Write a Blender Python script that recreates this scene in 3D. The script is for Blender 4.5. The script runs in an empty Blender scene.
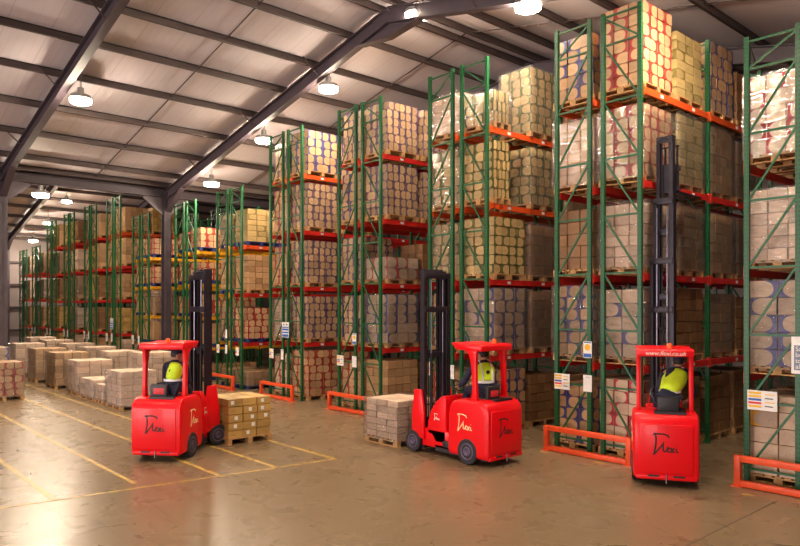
import bpy, bmesh, math, random
from mathutils import Vector, Matrix, noise
random.seed(7)
SC = bpy.context.scene
COL = SC.collection
R = math.radians

# ------------------------------------------------------------------ camera
cam_d = bpy.data.cameras.new('camera'); cam = bpy.data.objects.new('camera', cam_d); COL.objects.link(cam)
cam.location = (0, 0, 3.0); cam.rotation_euler = (R(90), 0, R(48.3))
cam_d.lens = 30.78; cam_d.sensor_width = 36; cam_d.shift_y = 0.0425; cam_d.clip_end = 200
SC.camera = cam
# ------------------------------------------------------------------ world, added door fill light, exposure
W = bpy.data.worlds.new('sky'); SC.world = W; W.use_nodes = True
W.node_tree.nodes['Background'].inputs[0].default_value = (0.80, 0.82, 1.0, 1)
W.node_tree.nodes['Background'].inputs[1].default_value = 1.0
LAMP_STRENGTH = 385
LAMP_COLOR = (1.0, 0.83, 0.62)
FILL_DOORS = [(-21, 5.0), (-12, 5.0), (-3, 5.0), (5.5, 5.0)]       # unseen loading doors, added behind the camera to give fill light
for i, (dx, dw) in enumerate(FILL_DOORS):
    L = bpy.data.lights.new('door_fill_light', 'AREA'); L.shape = 'RECTANGLE'; L.size = dw; L.size_y = 5.0
    L.energy = 950; L.color = (1.0, 0.86, 0.82)
    o = bpy.data.objects.new('door_fill_light', L); COL.objects.link(o)
    o.location = (dx, -13.8, 2.6); o.rotation_euler = (R(90), 0, 0)
VS = SC.view_settings
VS.view_transform = 'Standard'; VS.look = 'None'; VS.gamma = 1; VS.use_curve_mapping = False
VS.exposure = 0.0
SC.cycles.max_bounces = 7; SC.cycles.transparent_max_bounces = 16; SC.cycles.diffuse_bounces = 2
SC.cycles.sample_clamp_indirect = 10; SC.cycles.use_denoising = True; SC.cycles.caustics_reflective = False

# ------------------------------------------------------------------ materials
MATS = {}
def new_mat(name):
    m = bpy.data.materials.new(name); m.use_nodes = True
    nt = m.node_tree; return m, nt, nt.nodes['Principled BSDF'], nt.nodes['Material Output']
def N(nt, t, **kw):
    n = nt.nodes.new(t)
    for k, v in kw.items():
        if k.startswith('i_'): n.inputs[int(k[2:])].default_value = v
        else: setattr(n, k, v)
    return n
def math_n(nt, op, a, b=None, c=None):
    n = nt.nodes.new('ShaderNodeMath'); n.operation = op
    for i, v in enumerate((a, b, c)):
        if v is None: continue
        if hasattr(v, 'links'): nt.links.new(v, n.inputs[i])
        else: n.inputs[i].default_value = v
    return n.outputs[0]
def mix_c(nt, f, a, b):
    n = nt.nodes.new('ShaderNodeMix'); n.data_type = 'RGBA'
    for s, v in ((n.inputs[0], f), (n.inputs[6], a), (n.inputs[7], b)):
        if hasattr(v, 'links'): nt.links.new(v, s)
        elif isinstance(v, (int, float)): s.default_value = v
        else: s.default_value = (*v[:3], 1)
    return n.outputs[2]
def plain(name, col, rough=0.5, metal=0.0, var=0.12, scale=6.0, coat=0.0, bump=0.0):
    m, nt, b, out = new_mat(name)
    tc = N(nt, 'ShaderNodeTexCoord'); nz = N(nt, 'ShaderNodeTexNoise'); nz.inputs['Scale'].default_value = scale; nz.inputs['Detail'].default_value = 4
    nt.links.new(tc.outputs['Object'], nz.inputs['Vector'])
    f = math_n(nt, 'MULTIPLY_ADD', nz.outputs[0], 2.0, -0.5)
    lo = tuple(c * (1 - var) for c in col); hi = tuple(min(1, c * (1 + var)) for c in col)
    c = mix_c(nt, f, lo, hi); nt.links.new(c, b.inputs['Base Color'])
    b.inputs['Roughness'].default_value = rough; b.inputs['Metallic'].default_value = metal
    b.inputs['Coat Weight'].default_value = coat; b.inputs['Coat Roughness'].default_value = 0.08
    if bump:
        bp = N(nt, 'ShaderNodeBump'); bp.inputs['Strength'].default_value = bump; bp.inputs['Distance'].default_value = 0.01
        nt.links.new(nz.outputs[0], bp.inputs['Height']); nt.links.new(bp.outputs[0], b.inputs['Normal'])
    MATS[name] = m; return m
red_paint = plain('red_truck_paint', (0.80, 0.004, 0.010), 0.34, 0, 0.03, 2, coat=0.12)
red_paint.node_tree.nodes['Principled BSDF'].inputs['Specular IOR Level'].default_value = 0.3
dark_steel = plain('dark_mast_steel', (0.022, 0.016, 0.026), 0.38, 0.3, 0.3, 5)
chrome = plain('polished_rod', (0.30, 0.28, 0.34), 0.3, 1.0, 0.1)
rubber = plain('tyre_rubber', (0.018, 0.015, 0.02), 0.7, 0, 0.2, 20)
hub_grey = plain('wheel_hub_grey', (0.10, 0.075, 0.13), 0.45, 0.3, 0.2)
seat_black = plain('seat_vinyl', (0.02, 0.017, 0.022), 0.45, 0, 0.2)
steel = plain('painted_steel', (0.062, 0.045, 0.058), 0.55, 0, 0.15, 3)
purlin_m = plain('purlin_steel', (0.072, 0.048, 0.046), 0.6, 0, 0.15, 3)
orange = plain('orange_beam_paint', (0.66, 0.075, 0.012), 0.42, 0, 0.12, 6)
guard_orange = plain('orange_guard_paint', (0.74, 0.075, 0.015), 0.45, 0, 0.15, 5)
red_beam = plain('red_beam_paint', (0.58, 0.018, 0.014), 0.42, 0, 0.15, 6)
yellow_beam = plain('yellow_beam_paint', (0.80, 0.36, 0.015), 0.45, 0, 0.12, 6)
brace_green = plain('green_brace_paint', (0.006, 0.095, 0.030), 0.42, 0, 0.2, 6)
wood = plain('pallet_wood', (0.46, 0.25, 0.095), 0.75, 0, 0.25, 14, bump=0.2)
blue_wood = plain('blue_pallet_paint', (0.02, 0.035, 0.16), 0.6, 0, 0.2, 12)
white_card = plain('white_card', (0.82, 0.80, 0.78), 0.5, 0, 0.04)
yellow_print = plain('yellow_print', (0.85, 0.5, 0.02), 0.5)
blue_print = plain('blue_print', (0.03, 0.13, 0.48), 0.5)
red_print = plain('red_print', (0.7, 0.03, 0.04), 0.5)
grey_print = plain('grey_blue_print', (0.16, 0.2, 0.3), 0.5)
ink = plain('black_ink', (0.012, 0.008, 0.01), 0.5)
cream = plain('cream_lettering', (0.9, 0.72, 0.38), 0.45)
white_ink = plain('white_lettering', (0.9, 0.82, 0.7), 0.45)
skin = plain('skin', (0.55, 0.28, 0.18), 0.5)
navy = plain('navy_cloth', (0.012, 0.014, 0.04), 0.8, 0, 0.3, 12)
hivis = plain('hi_vis_cloth', (0.62, 0.85, 0.02), 0.7, 0, 0.08, 8)
silver_band = plain('reflective_band', (0.8, 0.8, 0.82), 0.35, 0, 0.05)
hair_m = plain('dark_hair', (0.02, 0.012, 0.01), 0.6)
amber = plain('amber_lens', (0.8, 0.11, 0.02), 0.2)
wall_m = plain('wall_panel', (0.28, 0.23, 0.23), 0.7, 0, 0.08, 1.0)
lamp_grey = plain('lamp_housing', (0.32, 0.30, 0.30), 0.4, 0.4)
cord_m = plain('wire', (0.12, 0.1, 0.1), 0.5, 0.5)

def emis(name, col, s):
    m, nt, b, out = new_mat(name); nt.nodes.remove(b)
    e = N(nt, 'ShaderNodeEmission'); e.inputs[0].default_value = (*col, 1); e.inputs[1].default_value = s
    nt.links.new(e.outputs[0], out.inputs[0]); return m
lamp_glow = emis('lamp_glow', LAMP_COLOR, LAMP_STRENGTH)

def green_post_mat():
    m, nt, b, out = new_mat('green_post_paint')
    tc = N(nt, 'ShaderNodeTexCoord'); sp = N(nt, 'ShaderNodeSeparateXYZ'); nt.links.new(tc.outputs['Object'], sp.inputs[0])
    zz = math_n(nt, 'FRACT', math_n(nt, 'MULTIPLY', sp.outputs[2], 13.3))
    a = math_n(nt, 'LESS_THAN', math_n(nt, 'ABSOLUTE', math_n(nt, 'SUBTRACT', zz, 0.5)), 0.2)
    x = math_n(nt, 'LESS_THAN', math_n(nt, 'ABSOLUTE', math_n(nt, 'SUBTRACT', math_n(nt, 'ABSOLUTE', sp.outputs[0]), 0.022)), 0.008)
    y = math_n(nt, 'LESS_THAN', math_n(nt, 'ABSOLUTE', sp.outputs[1]), 0.010)
    h = math_n(nt, 'MULTIPLY', a, math_n(nt, 'MAXIMUM', x, y))
    nz = N(nt, 'ShaderNodeTexNoise'); nz.inputs['Scale'].default_value = 5; nt.links.new(tc.outputs['Object'], nz.inputs['Vector'])
    c = mix_c(nt, nz.outputs[0], (0.005, 0.072, 0.022), (0.009, 0.12, 0.036))
    nt.links.new(mix_c(nt, h, c, (0.004, 0.012, 0.006)), b.inputs['Base Color']); b.inputs['Roughness'].default_value = 0.38
    return m
green_post = green_post_mat()

def carton_mat(name, board, prnt, frac=1.0, text=0.5, shape=0.40, crescent=False):
    """cardboard carton face: a rounded board-coloured field on a printed ground, with small dark lettering rows"""
    m, nt, b, out = new_mat(name)
    uv = N(nt, 'ShaderNodeUVMap'); sp = N(nt, 'ShaderNodeSeparateXYZ'); nt.links.new(uv.outputs[0], sp.inputs[0])
    ge = N(nt, 'ShaderNodeNewGeometry'); oi = N(nt, 'ShaderNodeObjectInfo')
    rnd = math_n(nt, 'FRACT', math_n(nt, 'ADD', math_n(nt, 'MULTIPLY', ge.outputs['Random Per Island'], 7.31), oi.outputs['Random']))
    rn2 = math_n(nt, 'FRACT', math_n(nt, 'MULTIPLY', rnd, 17.7))
    cx = math_n(nt, 'MULTIPLY_ADD', math_n(nt, 'ROUND', rnd), 0.36, 0.32)
    u = math_n(nt, 'ABSOLUTE', math_n(nt, 'DIVIDE', math_n(nt, 'SUBTRACT', sp.outputs[0], cx), shape + 0.10))
    v = math_n(nt, 'ABSOLUTE', math_n(nt, 'DIVIDE', math_n(nt, 'SUBTRACT', sp.outputs[1], 0.5), shape + 0.10))
    d = math_n(nt, 'ADD', math_n(nt, 'POWER', u, 2.2), math_n(nt, 'POWER', v, 2.6))
    outside = math_n(nt, 'GREATER_THAN', d, 1.0)
    if crescent:
        sg = math_n(nt, 'MULTIPLY', math_n(nt, 'SUBTRACT', cx, 0.5), math_n(nt, 'SUBTRACT', cx, sp.outputs[0]))
        outside = math_n(nt, 'MULTIPLY', outside, math_n(nt, 'GREATER_THAN', sg, 0.02))
    if frac < 1.0: outside = math_n(nt, 'MULTIPLY', outside, math_n(nt, 'LESS_THAN', rn2, frac))
    base = mix_c(nt, rn2, tuple(c * 0.72 for c in board), tuple(min(1, c * 1.12) for c in board))
    wv = N(nt, 'ShaderNodeTexNoise'); wv.inputs['Scale'].default_value = 1.0; wv.inputs['Detail'].default_value = 1
    mp = N(nt, 'ShaderNodeMapping'); mp.inputs['Scale'].default_value = (22, 9, 1); nt.links.new(uv.outputs[0], mp.inputs[0])
    mp2 = N(nt, 'ShaderNodeVectorMath'); mp2.operation = 'ADD'; nt.links.new(mp.outputs[0], mp2.inputs[0])
    cb = N(nt, 'ShaderNodeCombineXYZ'); nt.links.new(math_n(nt, 'MULTIPLY', rnd, 50.0), cb.inputs[0]); nt.links.new(cb.outputs[0], mp2.inputs[1])
    nt.links.new(mp2.outputs[0], wv.inputs['Vector'])
    inx = math_n(nt, 'LESS_THAN', math_n(nt, 'ABSOLUTE', math_n(nt, 'SUBTRACT', sp.outputs[0], cx)), 0.22)
    iny = math_n(nt, 'LESS_THAN', math_n(nt, 'ABSOLUTE', math_n(nt, 'SUBTRACT', sp.outputs[1], 0.45)), 0.16)
    t = math_n(nt, 'MULTIPLY', math_n(nt, 'MULTIPLY', inx, iny), math_n(nt, 'GREATER_THAN', wv.outputs[0], 0.56))
    t = math_n(nt, 'MULTIPLY', t, text)
    c = mix_c(nt, t, base, tuple(x * 0.35 for x in board))
    c = mix_c(nt, outside, c, prnt)
    # darker strip along both side edges of the face
    ed = math_n(nt, 'GREATER_THAN', math_n(nt, 'ABSOLUTE', math_n(nt, 'SUBTRACT', sp.outputs[0], 0.5)), 0.485)
    c = mix_c(nt, math_n(nt, 'MULTIPLY', ed, 0.5), c, tuple(x * 0.45 for x in board))
    nt.links.new(c, b.inputs['Base Color']); b.inputs['Roughness'].default_value = 0.55
    return m
TAN = (0.49, 0.285, 0.138); SHADED_BROWN = (0.25, 0.125, 0.052); PALE = (0.62, 0.44, 0.31); GOLD = (0.52, 0.31, 0.09)  # the dark brown board has some aisle shade put into its colour
CM = {
 'red': carton_mat('carton_red_print', (0.53, 0.32, 0.165), (0.34, 0.018, 0.02)),
 'pale_red': carton_mat('carton_pale_red_print', PALE, (0.42, 0.02, 0.035), 0.85, shape=.44, crescent=True),
 'blue': carton_mat('carton_blue_print', TAN, (0.035, 0.045, 0.18)),
 'pale_blue': carton_mat('carton_pale_blue_print', PALE, (0.075, 0.075, 0.24), .9, shape=.43, crescent=True),
 'purple': carton_mat('carton_purple_print', (0.47, 0.30, 0.16), (0.085, 0.045, 0.125)),
 'green': carton_mat('carton_green_print', (0.50, 0.34, 0.15), (0.085, 0.10, 0.025)),
 'olive': carton_mat('carton_olive', (0.45, 0.32, 0.13), (0.2, 0.15, 0.04), 0.5),
 'brown': carton_mat('carton_brown', SHADED_BROWN, (0.22, 0.095, 0.03), 0.35),
 'plain': carton_mat('carton_plain', TAN, (0.35, 0.17, 0.06), 0.2),
 'gold': carton_mat('carton_gold', GOLD, (0.40, 0.2, 0.04), 0.0, 0.7),
 'yellow': carton_mat('carton_yellow_mark', PALE, (0.75, 0.36, 0.03), 0.3),
 'cream': carton_mat('carton_cream', (0.72, 0.50, 0.36), (0.5, 0.3, 0.2), 0.25),
}
def wrap_mat(name, haze, col):
    m, nt, b, out = new_mat(name)
    tc = N(nt, 'ShaderNodeTexCoord'); mp = N(nt, 'ShaderNodeMapping'); mp.inputs['Scale'].default_value = (3, 3, 9)
    nt.links.new(tc.outputs['Object'], mp.inputs[0])
    nz = N(nt, 'ShaderNodeTexNoise'); nz.inputs['Scale'].default_value = 1.6; nz.inputs['Detail'].default_value = 5; nz.inputs['Distortion'].default_value = 1.2
    nt.links.new(mp.outputs[0], nz.inputs['Vector'])
    bp = N(nt, 'ShaderNodeBump'); bp.inputs['Strength'].default_value = 1.0; bp.inputs['Distance'].default_value = 0.08
    nt.links.new(nz.outputs[0], bp.inputs['Height']); nt.links.new(bp.outputs[0], b.inputs['Normal'])
    nt.nodes.remove(b)
    tr = N(nt, 'ShaderNodeBsdfTransparent'); gl = N(nt, 'ShaderNodeBsdfGlossy'); gl.inputs['Roughness'].default_value = 0.12
    df = N(nt, 'ShaderNodeBsdfDiffuse'); df.inputs[0].default_value = (*col, 1)
    nt.links.new(bp.outputs[0], gl.inputs['Normal'])
    fr = N(nt, 'ShaderNodeFresnel'); fr.inputs[0].default_value = 1.65; nt.links.new(bp.outputs[0], fr.inputs['Normal'])
    hz = math_n(nt, 'MULTIPLY', math_n(nt, 'POWER', math_n(nt, 'MULTIPLY', nz.outputs[0], 1.35), 4.0), haze)
    m1 = N(nt, 'ShaderNodeMixShader'); nt.links.new(math_n(nt, 'MINIMUM', math_n(nt, 'ADD', hz, haze * .1), 0.8), m1.inputs[0]); nt.links.new(tr.outputs[0], m1.inputs[1]); nt.links.new(df.outputs[0], m1.inputs[2])
    mx = N(nt, 'ShaderNodeMixShader'); nt.links.new(math_n(nt, 'MINIMUM', math_n(nt, 'MULTIPLY', math_n(nt, 'SUBTRACT', fr.outputs[0], 0.03), 0.75), 0.6), mx.inputs[0]); nt.links.new(m1.outputs[0], mx.inputs[1]); nt.links.new(gl.outputs[0], mx.inputs[2])
    nt.links.new(mx.outputs[0], out.inputs[0])
    return m
wrap_clear = wrap_mat('stretch_wrap_clear', 0.14, (0.85, 0.8, 0.78))
wrap_white = wrap_mat('stretch_wrap_white', 0.42, (0.82, 0.74, 0.72))

def floor_mat():
    m, nt, b, out = new_mat('polished_concrete')
    tc = N(nt, 'ShaderNodeTexCoord')
    def nz(scale, sc=(1, 1, 1), det=6, dist=0.0, rot=0):
        mp = N(nt, 'ShaderNodeMapping'); mp.inputs['Scale'].default_value = sc; mp.inputs['Rotation'].default_value = (0, 0, rot); nt.links.new(tc.outputs['Object'], mp.inputs[0])
        n = N(nt, 'ShaderNodeTexNoise'); n.inputs['Scale'].default_value = scale; n.inputs['Detail'].default_value = det; n.inputs['Distortion'].default_value = dist
        nt.links.new(mp.outputs[0], n.inputs['Vector']); return n.outputs[0]
    big = nz(0.35); mid = nz(1.8, det=8, dist=0.5); fine = nz(14, det=8)
    c = mix_c(nt, big, (0.150, 0.102, 0.058), (0.265, 0.185, 0.112))
    c = mix_c(nt, math_n(nt, 'MULTIPLY_ADD', mid, 1.6, -0.5), c, (0.205, 0.133, 0.075))
    c = mix_c(nt, math_n(nt, 'MULTIPLY', math_n(nt, 'GREATER_THAN', fine, 0.56), 0.22), c, (0.13, 0.08, 0.045))
    for sc, th, rot in (((0.8, 5, 1), 0.655, 0.5), ((0.7, 6, 1), 0.665, 1.2), ((5, 0.7, 1), 0.675, 0.2)):
        sk = nz(1.0, sc, 4, 0.6, rot)
        s = N(nt, 'ShaderNodeMapRange'); s.inputs[1].default_value = th; s.inputs[2].default_value = th + 0.07; s.inputs[4].default_value = 0.6; nt.links.new(sk, s.inputs[0])
        c = mix_c(nt, s.outputs[0], c, (0.055, 0.035, 0.022))
    nt.links.new(c, b.inputs['Base Color'])
    nt.links.new(math_n(nt, 'MULTIPLY_ADD', mid, 0.10, 0.23), b.inputs['Roughness']); b.inputs['Specular IOR Level'].default_value = 0.22
    bp = N(nt, 'ShaderNodeBump'); bp.inputs['Strength'].default_value = 0.03; bp.inputs['Distance'].default_value = 0.006
    nt.links.new(mid, bp.inputs['Height']); nt.links.new(bp.outputs[0], b.inputs['Normal'])
    return m
floor_m = floor_mat()
def paint_mat():
    m, nt, b, out = new_mat('worn_yellow_line')
    tc = N(nt, 'ShaderNodeTexCoord'); n = N(nt, 'ShaderNodeTexNoise'); n.inputs['Scale'].default_value = 9; n.inputs['Detail'].default_value = 6
    nt.links.new(tc.outputs['Object'], n.inputs['Vector'])
    c = mix_c(nt, math_n(nt, 'MULTIPLY_ADD', n.outputs[0], 5.0, -2.2), (0.58, 0.36, 0.05), (0.26, 0.18, 0.09)); nt.links.new(c, b.inputs['Base Color']); b.inputs['Roughness'].default_value = 0.4
    return m
line_m = paint_mat()
def liner_mat():
    m, nt, b, out = new_mat('roof_liner')
    tc = N(nt, 'ShaderNodeTexCoord'); sp = N(nt, 'ShaderNodeSeparateXYZ'); nt.links.new(tc.outputs['Object'], sp.inputs[0])
    w = math_n(nt, 'FRACT', math_n(nt, 'MULTIPLY', sp.outputs[1], 5.0))
    h = math_n(nt, 'LESS_THAN', w, 0.18)
    s = math_n(nt, 'LESS_THAN', math_n(nt, 'FRACT', math_n(nt, 'MULTIPLY', sp.outputs[1], 1.0)), 0.02)
    n = N(nt, 'ShaderNodeTexNoise'); n.inputs['Scale'].default_value = 0.6; n.inputs['Detail'].default_value = 5; nt.links.new(tc.outputs['Object'], n.inputs['Vector'])
    c = mix_c(nt, n.outputs[0], (0.52, 0.465, 0.50), (0.62, 0.565, 0.60))
    c = mix_c(nt, math_n(nt, 'MULTIPLY', h, 0.10), c, (0.4, 0.34, 0.34)); c = mix_c(nt, math_n(nt, 'MULTIPLY', s, 0.4), c, (0.3, 0.26, 0.26))
    nt.links.new(c, b.inputs['Base Color']); b.inputs['Roughness'].default_value = 0.6
    bp = N(nt, 'ShaderNodeBump'); bp.inputs['Strength'].default_value = 0.4; bp.inputs['Distance'].default_value = 0.03
    nt.links.new(h, bp.inputs['Height']); nt.links.new(bp.outputs[0], b.inputs['Normal'])
    return m
liner_m = liner_mat()

# ------------------------------------------------------------------ mesh helpers
class MB:
    def __init__(s): s.v = []; s.f = []; s.uv = []
    def box(s, x0, x1, y0, y1, z0, z1, mtx=None):
        n = len(s.v); p = [(x, y, z) for z in (z0, z1) for y in (y0, y1) for x in (x0, x1)]
        if mtx is not None: p = [tuple(mtx @ Vector(q)) for q in p]
        s.v += p
        fs = [(0, 1, 5, 4), (1, 3, 7, 5), (3, 2, 6, 7), (2, 0, 4, 6), (4, 5, 7, 6), (2, 3, 1, 0)]
        for i, q in enumerate(fs):
            s.f.append(tuple(n + k for k in q))
            s.uv += [(0, 0), (1, 0), (1, 1), (0, 1)] if i < 4 else [(0.32, .72), (0.33, .72), (0.33, .73), (0.32, .73)]
        return s
    def bar(s, a, b, w, h=None, up=(0, 0, 1)):
        a = Vector(a); b = Vector(b); d = b - a; L = d.length; d.normalize(); h = h or w
        u = Vector(up)
        if abs(d.dot(u)) > 0.98: u = Vector((0, 1, 0))
        x = d.cross(u).normalized(); z = x.cross(d)
        m = Matrix((( x.x, d.x, z.x, a.x), (x.y, d.y, z.y, a.y), (x.z, d.z, z.z, a.z), (0, 0, 0, 1)))
        return s.box(-w / 2, w / 2, 0, L, -h / 2, h / 2, m)
    def ring_loft(s, rings, cap=True):
        n0 = len(s.v); k = len(rings[0])
        for r in rings: s.v += [tuple(p) for p in r]
        for i in range(len(rings) - 1):
            for j in range(k):
                a = n0 + i * k + j; b = n0 + i * k + (j + 1) % k
                s.f.append((a, b, b + k, a + k)); s.uv += [(0, 0)] * 4
        if cap:
            s.f.append(tuple(n0 + j for j in reversed(range(k)))); s.uv += [(0, 0)] * k
            e = n0 + (len(rings) - 1) * k; s.f.append(tuple(e + j for j in range(k))); s.uv += [(0, 0)] * k
        return s
    def cyl(s, a, b, r0, r1=None, seg=16):
        r1 = r0 if r1 is None else r1
        a = Vector(a); b = Vector(b); d = (b - a).normalized(); u = Vector((0, 0, 1)) if abs(d.z) < 0.9 else Vector((1, 0, 0))
        x = d.cross(u).normalized(); y = d.cross(x)
        return s.ring_loft([[p + (x * math.cos(t) + y * math.sin(t)) * r for t in (2 * math.pi * i / seg for i in range(seg))] for p, r in ((a, r0), (b, r1))])
    def lathe(s, prof, axis, origin, seg=20):
        o = Vector(origin); rings = []
        for r, h in prof:
            ring = []
            for i in range(seg):
                t = 2 * math.pi * i / seg; c, q = r * math.cos(t), r * math.sin(t)
                ring.append(o + (Vector((h, c, q)) if axis == 'x' else Vector((c, q, h))))
            rings.append(ring)
        return s.ring_loft(rings)
    def prism(s, poly, x0, x1):
        """poly of (y,z), extruded along x"""
        return s.ring_loft([[(x0, y, z) for y, z in poly], [(x1, y, z) for y, z in poly]])
    def mesh(s, name, mat, bevel=0, seg=2, smooth=False):
        me = bpy.data.meshes.new(name); me.from_pydata(s.v, [], s.f)
        ul = me.uv_layers.new(name='UVMap'); 
        ul.data.foreach_set('uv', [c for p in s.uv for c in p])
        bm = bmesh.new(); bm.from_mesh(me)
        bmesh.ops.recalc_face_normals(bm, faces=bm.faces[:])
        if bevel: bmesh.ops.bevel(bm, geom=bm.edges[:], offset=bevel, segments=seg, affect='EDGES', profile=0.5, clamp_overlap=True)
        bm.to_mesh(me); bm.free()
        me.materials.append(mat)
        if smooth or bevel:
            me.polygons.foreach_set('use_smooth', [True] * len(me.polygons))
            me.set_sharp_from_angle(angle=R(35))
        return me
def put(name, me, parent=None, loc=(0, 0, 0), rot=0, label=None):
    o = bpy.data.objects.new(name, me); COL.objects.link(o); o.location = loc
    o.rotation_euler = rot if isinstance(rot, (tuple, list)) else (0, 0, rot)
    if parent is not None: o.parent = parent
    if label: o['label'] = label
    return o
def tag(o, label, cat, group=None):
    o['label'] = label; o['category'] = cat
    if group: o['group'] = group
    return o
def thing(name, label, cat, loc=(0, 0, 0), rot=0, group=None):
    return tag(put(name, None, None, loc, rot), label, cat, group)
def struct(name, me, loc=(0, 0, 0), rot=0):
    o = put(name, me, None, loc, rot); o['kind'] = 'structure'; return o
def baked(obj):
    dg = bpy.context.evaluated_depsgraph_get(); dg.update()
    me = bpy.data.meshes.new_from_object(obj.evaluated_get(dg)); d = obj.data
    bpy.data.objects.remove(obj); return me
def text_mesh(s, size, mat, shear=0.0, extrude=0.001, align='CENTER'):
    c = bpy.data.curves.new('text', 'FONT'); c.body = s; c.size = size; c.shear = shear; c.extrude = extrude; c.align_x = align; c.align_y = 'CENTER'
    o = bpy.data.objects.new('text', c); COL.objects.link(o); me = baked(o); me.materials.clear(); me.materials.append(mat); return me

# ------------------------------------------------------------------ building shell
VAL, RIDGE, SPAN = -28.5, -13.9, 29.2
EAVE, SLOPE = 8.18, 0.21
def roof_z(x):
    t = (x - VAL) % SPAN; t = min(t, SPAN - t); return EAVE + SLOPE * t
Y0, Y1 = -14.0, 36.0
XW, XE = VAL - SPAN, 13.0
fl = MB().box(XW - .3, XE + .3, Y0 - 2, Y1 + .3, -0.2, 0).mesh('floor', floor_m)
struct('floor', fl)
def slope_panel(xa, xb):
    za, zb = roof_z(xa + 1e-6), roof_z(xb - 1e-6)
    poly = [(xa, za), (xb, zb), (xb, zb + .08), (xa, za + .08)]
    return MB().ring_loft([[(x, Y0, z) for x, z in poly], [(x, Y1, z) for x, z in poly]]).mesh('ceiling', liner_m)
XS = [XW, XW + SPAN / 2, VAL, RIDGE, VAL + SPAN, XE]
for i in range(5):
    struct('ceiling_slope_%d' % (i + 1), slope_panel(XS[i], XS[i + 1]))
def wall(name, x0, x1, y0, y1, z0, z1): return struct(name, MB().box(x0, x1, y0, y1, z0, z1).mesh(name, wall_m))
wall('wall_west', XW - .3, XW - .02, Y0, Y1, 0, EAVE)
wall('wall_north', XW, XE, Y1 - .02, Y1 + .25, 0, 12)
wall('wall_east', XE, XE + .3, Y0, Y1, 0, 11.5)
ws = MB(); edges = [XW]
for dx, dw in FILL_DOORS: edges += [dx - dw / 2, dx + dw / 2]  # door openings added out of view for the fill light
edges.append(XE)
for i in range(0, len(edges), 2): ws.box(edges[i], edges[i + 1], Y0 - .25, Y0, 0, 5.1)
ws.box(XW, XE, Y0 - .25, Y0, 5.1, 12)
struct('wall_south', ws.mesh('wall_south', wall_m))
# wall rails on the far wall
for i, z in enumerate((1.2, 2.9, 4.6, 6.3)):
    struct('trim_%d' % (i + 1), MB().box(XW - .02, XW + .14, Y0, Y1, z, z + .14).mesh('wall_rail', steel))
def ibeam(mb, a, b, depth, width, tf=0.03, tw=0.02, up=(0, 0, 1)):
    a = Vector(a); b = Vector(b); d = (b - a).normalized(); u = Vector(up); x = d.cross(u).normalized(); z = x.cross(d)
    mb.bar(a, b, tw, depth, up)
    for s in (-1, 1): mb.bar(a + z * s * (depth / 2 - tf / 2), b + z * s * (depth / 2 - tf / 2), width, tf, up)
def rafter(y, xv, xr):
    """one portal rafter from the valley at xv up to the ridge at xr, haunched at both ends"""
    mb = MB(); s = 1 if xr > xv else -1; off = 0.21 + 0.22
    za, zb = roof_z(xv + s * 1e-5) - off, roof_z(xr - s * 1e-5) - off
    ibeam(mb, (xv, y, za), (xr, y, zb), 0.42, 0.22)
    L = abs(xr - xv)
    # haunch plates
    for x, ln, dp in ((xv, 1.6, 0.55), (xr, 1.2, 0.36)):
        e = 1 if x == xv else -1
        z0 = za if x == xv else zb
        zt = z0 + e * s * s * SLOPE * ln * 1.0 if x == xv else z0 - SLOPE * ln
        p = [(x, z0 - .1), (x, z0 - .24 - dp), (x + e * s * ln, zt - .22), (x + e * s * ln, zt - .1)]
        mb.ring_loft([[(q[0], y - .012, q[1]) for q in p], [(q[0], y + .012, q[1]) for q in p]])
        mb.bar((p[1][0], y, p[1][1]), (p[2][0], y, p[2][1]), 0.24, 0.03)
    struct('rafter', mb.mesh('rafter', steel))
FR = [-12.8, -6.6, -.4, 5.8, 12, 18.2, 24.4, 30.6]
for y in FR:
    rafter(y, VAL, RIDGE); rafter(y, VAL + SPAN, RIDGE)
    rafter(y, VAL, VAL - SPAN / 2); rafter(y, XW, VAL - SPAN / 2)
for y in FR:
    for xv in (VAL, VAL + SPAN, XW + .3):
        if xv > 0 and y == -.4: continue
        mb = MB(); ibeam(mb, (xv, y, 0), (xv, y, 7.9), 0.36, 0.30, up=(1, 0, 0))
        mb.box(xv - .25, xv + .25, y - .25, y + .25, 0, .03)
        struct('column', mb.mesh('column', steel))
for xv in (VAL, VAL + SPAN):
    mb = MB(); ibeam(mb, (xv, Y0, 7.84), (xv, Y1, 7.84), 0.34, 0.26); struct('valley_beam', mb.mesh('valley_beam', steel))
    for y in FR[3:6]:
        if xv > 0: continue
        mb = MB()
        for s in (-1, 1):
            p = [(y, 7.68), (y + s * .95, 7.68), (y, 6.95)]
            mb.ring_loft([[(xv - .012, a, b) for a, b in p], [(xv + .012, a, b) for a, b in p]])
            mb.bar((xv, y + s * .95, 7.66), (xv, y + s * .02, 6.93), 0.2, 0.03, up=(1, 0, 0))
        struct('valley_knee', mb.mesh('valley_knee', steel))
def purlin(x):
    z = roof_z(x); mb = MB()
    mb.box(-.018, .018, Y0, Y1, -.21, 0); mb.box(-.018, .075, Y0, Y1, -.21, -.185); mb.box(-.075, .018, Y0, Y1, -.03, 0)
    mb.box(-.018, .075, Y0, Y1, -.185, -.165)
    struct('purlin', mb.mesh('purlin', purlin_m), (x, 0, z))
px = [0.35, 1.4, 3.4, 5.45, 7.5, 9.4, 11.15, 12.9, 14.3]
for k in px:
    for c in (VAL, VAL + SPAN, XW):
        for s in (-1, 1):
            x = c + s * k
            if XW < x < XE: purlin(x)
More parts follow.
